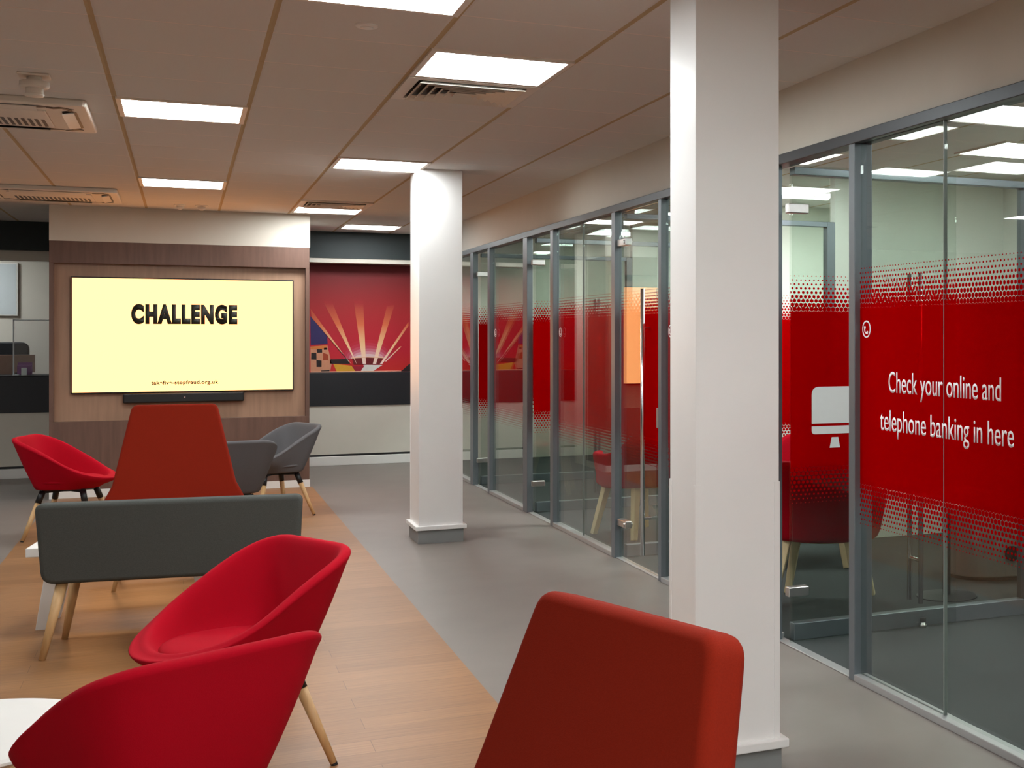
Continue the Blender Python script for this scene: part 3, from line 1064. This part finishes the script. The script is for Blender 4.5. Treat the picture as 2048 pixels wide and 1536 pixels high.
def put(o, top, d):
    """stand the chair so that the front of its top edge lies at top"""
    r = face(*d)
    off = Matrix.Rotation(r, 3, 'Z') @ Vector((0, -.20 - math.tan(math.radians(17)) * .64, 0))
    o.location = (top[0] - off.x, top[1] - off.y, 0)
    o.rotation_euler = (0, 0, r)
put(hc, (.603, 1.965), (-.955, -.297))
h2 = dup(hc, (0, 0, 0), 0, 'brick-red high back chair standing between the grey sofa and the screen')
put(h2, (-.045, 9.16), (0, -1))

# ------------------------------------------------------------------ grey sofa
so = thing('sofa', 'low charcoal grey loveseat seen from behind on tapered oak legs', 'sofa', (-.045, 6.755, 0), math.radians(-7.5))
pts = rounded([(-.555, .70), (-.535, .333), (.535, .333), (.555, .70)], [.035, .06, .06, .035], 6)
bm = bmesh.new()
prism(bm, [(x, 0 + (.52 - z) * .10, z) for x, z in pts], (0, .10, 0))
link('backrest', bm, M['grey'], so, bevel=.022, seg=4)
bm = bmesh.new()
prism(bm, [(x, y, .345) for x, y in rounded([(-.53, .09), (.53, .09), (.53, .52), (-.53, .52)], .05)], (0, 0, .10))
link('seat', bm, M['grey'], so, bevel=.025, seg=4)
for sx in (-1, 1):
    for (y0, y1) in ((.0, .08), (.44, .38)):
        l = bmesh.new()
        tube(l, (sx * .525, y0, 0), (sx * .455, y1, .36), .014, .025)
        link('leg', l, M['oak'], so, smooth=True)

# ------------------------------------------------------------------ tables in the lounge
tt = thing('coffee_table', 'low white coffee table just beyond the grey sofa, its corner and leg showing at left', 'table', (-.685, 7.44, 0), math.radians(-7))
bxo('tabletop', (0, .85, 0, .52, .375, .42), M['white'], tt, .004)
for x, dx in ((.02, .075), (.78, -.075)):
    for y in (.10, .38):
        l = bmesh.new()
        prism(l, [(x, y, 0), (x + .05, y, 0), (x + .06 + dx, y, .375), (x - .02 + dx, y, .375)], (0, .035, 0))
        link('leg', l, M['white'], tt, bevel=.003)
rt = thing('round_table', 'round white coffee table at the bottom left corner behind the nearest red chair', 'table', (-.55, 4.14, 0))
bm = bmesh.new()
lathe(bm, [(.10, .375), (.335, .375), (.35, .385), (.35, .392), (.343, .40)], 64)
link('tabletop', bm, M['white'], rt)
for i in range(3):
    a = 2 * PI * i / 3 + .5
    l = bmesh.new()
    tube(l, (.30 * math.cos(a), .30 * math.sin(a), 0), (.16 * math.cos(a), .16 * math.sin(a), .378), .013, .02)
    link('leg', l, M['oak'], rt, smooth=True)

# ------------------------------------------------------------------ behind and on the counter at the left
ps = thing('counter_screen', 'clear acrylic screen standing on the counter left of the screen pier', 'screen guard', (-1.32, 15.86, 1.05))
bxo('sheet', (-.245, .21, -.003, .003, .0, .567), M['acrylic'], ps)
fr = bmesh.new()
box(fr, -.25, -.238, -.006, .006, 0, .572)
box(fr, -.25, .21, -.006, .006, .560, .572)
box(fr, -.25, -.20, -.06, .06, 0, .006)
link('edge_frame', fr, M['posterw'], ps)
lb = thing('leaflet_holder', 'purple leaflet holder behind the acrylic screen on the counter', 'leaflet holder', (-1.47, 15.96, 1.05))
bxo('holder', (-.07, .06, -.03, .03, 0, .10), M['purple'], lb, .003)
bxo('back_card', (-.07, .06, .03, .036, 0, .125), M['purple'], lb)
cd = tag(bxo('notice_card', (-1.485, -1.437, 15.74, 15.75, 1.05, 1.125), M['posterw'], bevel=.001), 'small white notice card on the counter in front of the purple holder', 'card')
mo = thing('desk_monitor', 'brown backed monitor standing behind the counter at the left edge', 'monitor', (-1.60, 16.14, 1.05))
bxo('back_shell', (-.30, .20, -.02, .02, .02, .205), M['tan'], mo, .004)
bxo('stand', (-.12, .02, -.03, .06, 0, .03), M['tan'], mo, .003)
oc = thing('office_chair', 'black office chair behind the counter at the left edge', 'office chair', (-1.80, 16.9, 0))
bm = bmesh.new()
prism(bm, [(x, 0, z) for x, z in rounded([(-.28, .86), (.28, .86), (.28, 1.385), (-.28, 1.385)], .09)], (0, .07, 0))
link('backrest', bm, M['black'], oc, bevel=.02, seg=3)
bxo('seat', (-.25, .25, -.5, .0, .44, .52), M['black'], oc, .03)
bm = bmesh.new()
tube(bm, (0, -.22, .05), (0, -.22, .45), .03, .03)
tube(bm, (0, .03, .48), (0, .05, .90), .025, .025)
link('stem', bm, M['dark'], oc)
bm = bmesh.new()
for i in range(5):
    a = 2 * PI * i / 5
    tube(bm, (0, -.22, .07), (.28 * math.cos(a), -.22 + .28 * math.sin(a), .03), .022, .03)
link('star_base', bm, M['dark'], oc)
po = thing('wall_poster', 'pale white poster on the office wall behind the counter', 'poster', (-1.93, 17.43, 1.68))
bxo('frame', (-.255, .255, -.02, 0, 0, .60), M['white'], po, .003)
bxo('print', (-.24, .24, -.022, -.018, .015, .585), M['posterw'], po)
ds = thing('display_panel', 'narrow black display panel at the left side of the screen pier', 'display', (-1.105, 15.5, 1.67))
bxo('casing', (-.03, .03, -.05, .05, 0, .52), M['dark'], ds, .004)
bxo('hanger', (-.012, .012, .05, .24, .44, .50), M['dark'], ds)
bxo('hanger_rod', (-.012, .012, .20, .24, .44, .68), M['dark'], ds)

st = thing('door_stop', 'small dark door stop on the carpet beyond the lettered glass', 'door stop', (3.30, 5.648, 0))
bm = bmesh.new()
lathe(bm, [(.018, 0), (.018, .012), (.012, .016), (.012, .04)], 18)
link('post', bm, M['steel'], st, smooth=True)
bm = bmesh.new()
lathe(bm, [(.015, .026), (.016, .03), (.015, .045)], 18)
link('buffer', bm, M['dark'], st, smooth=True)
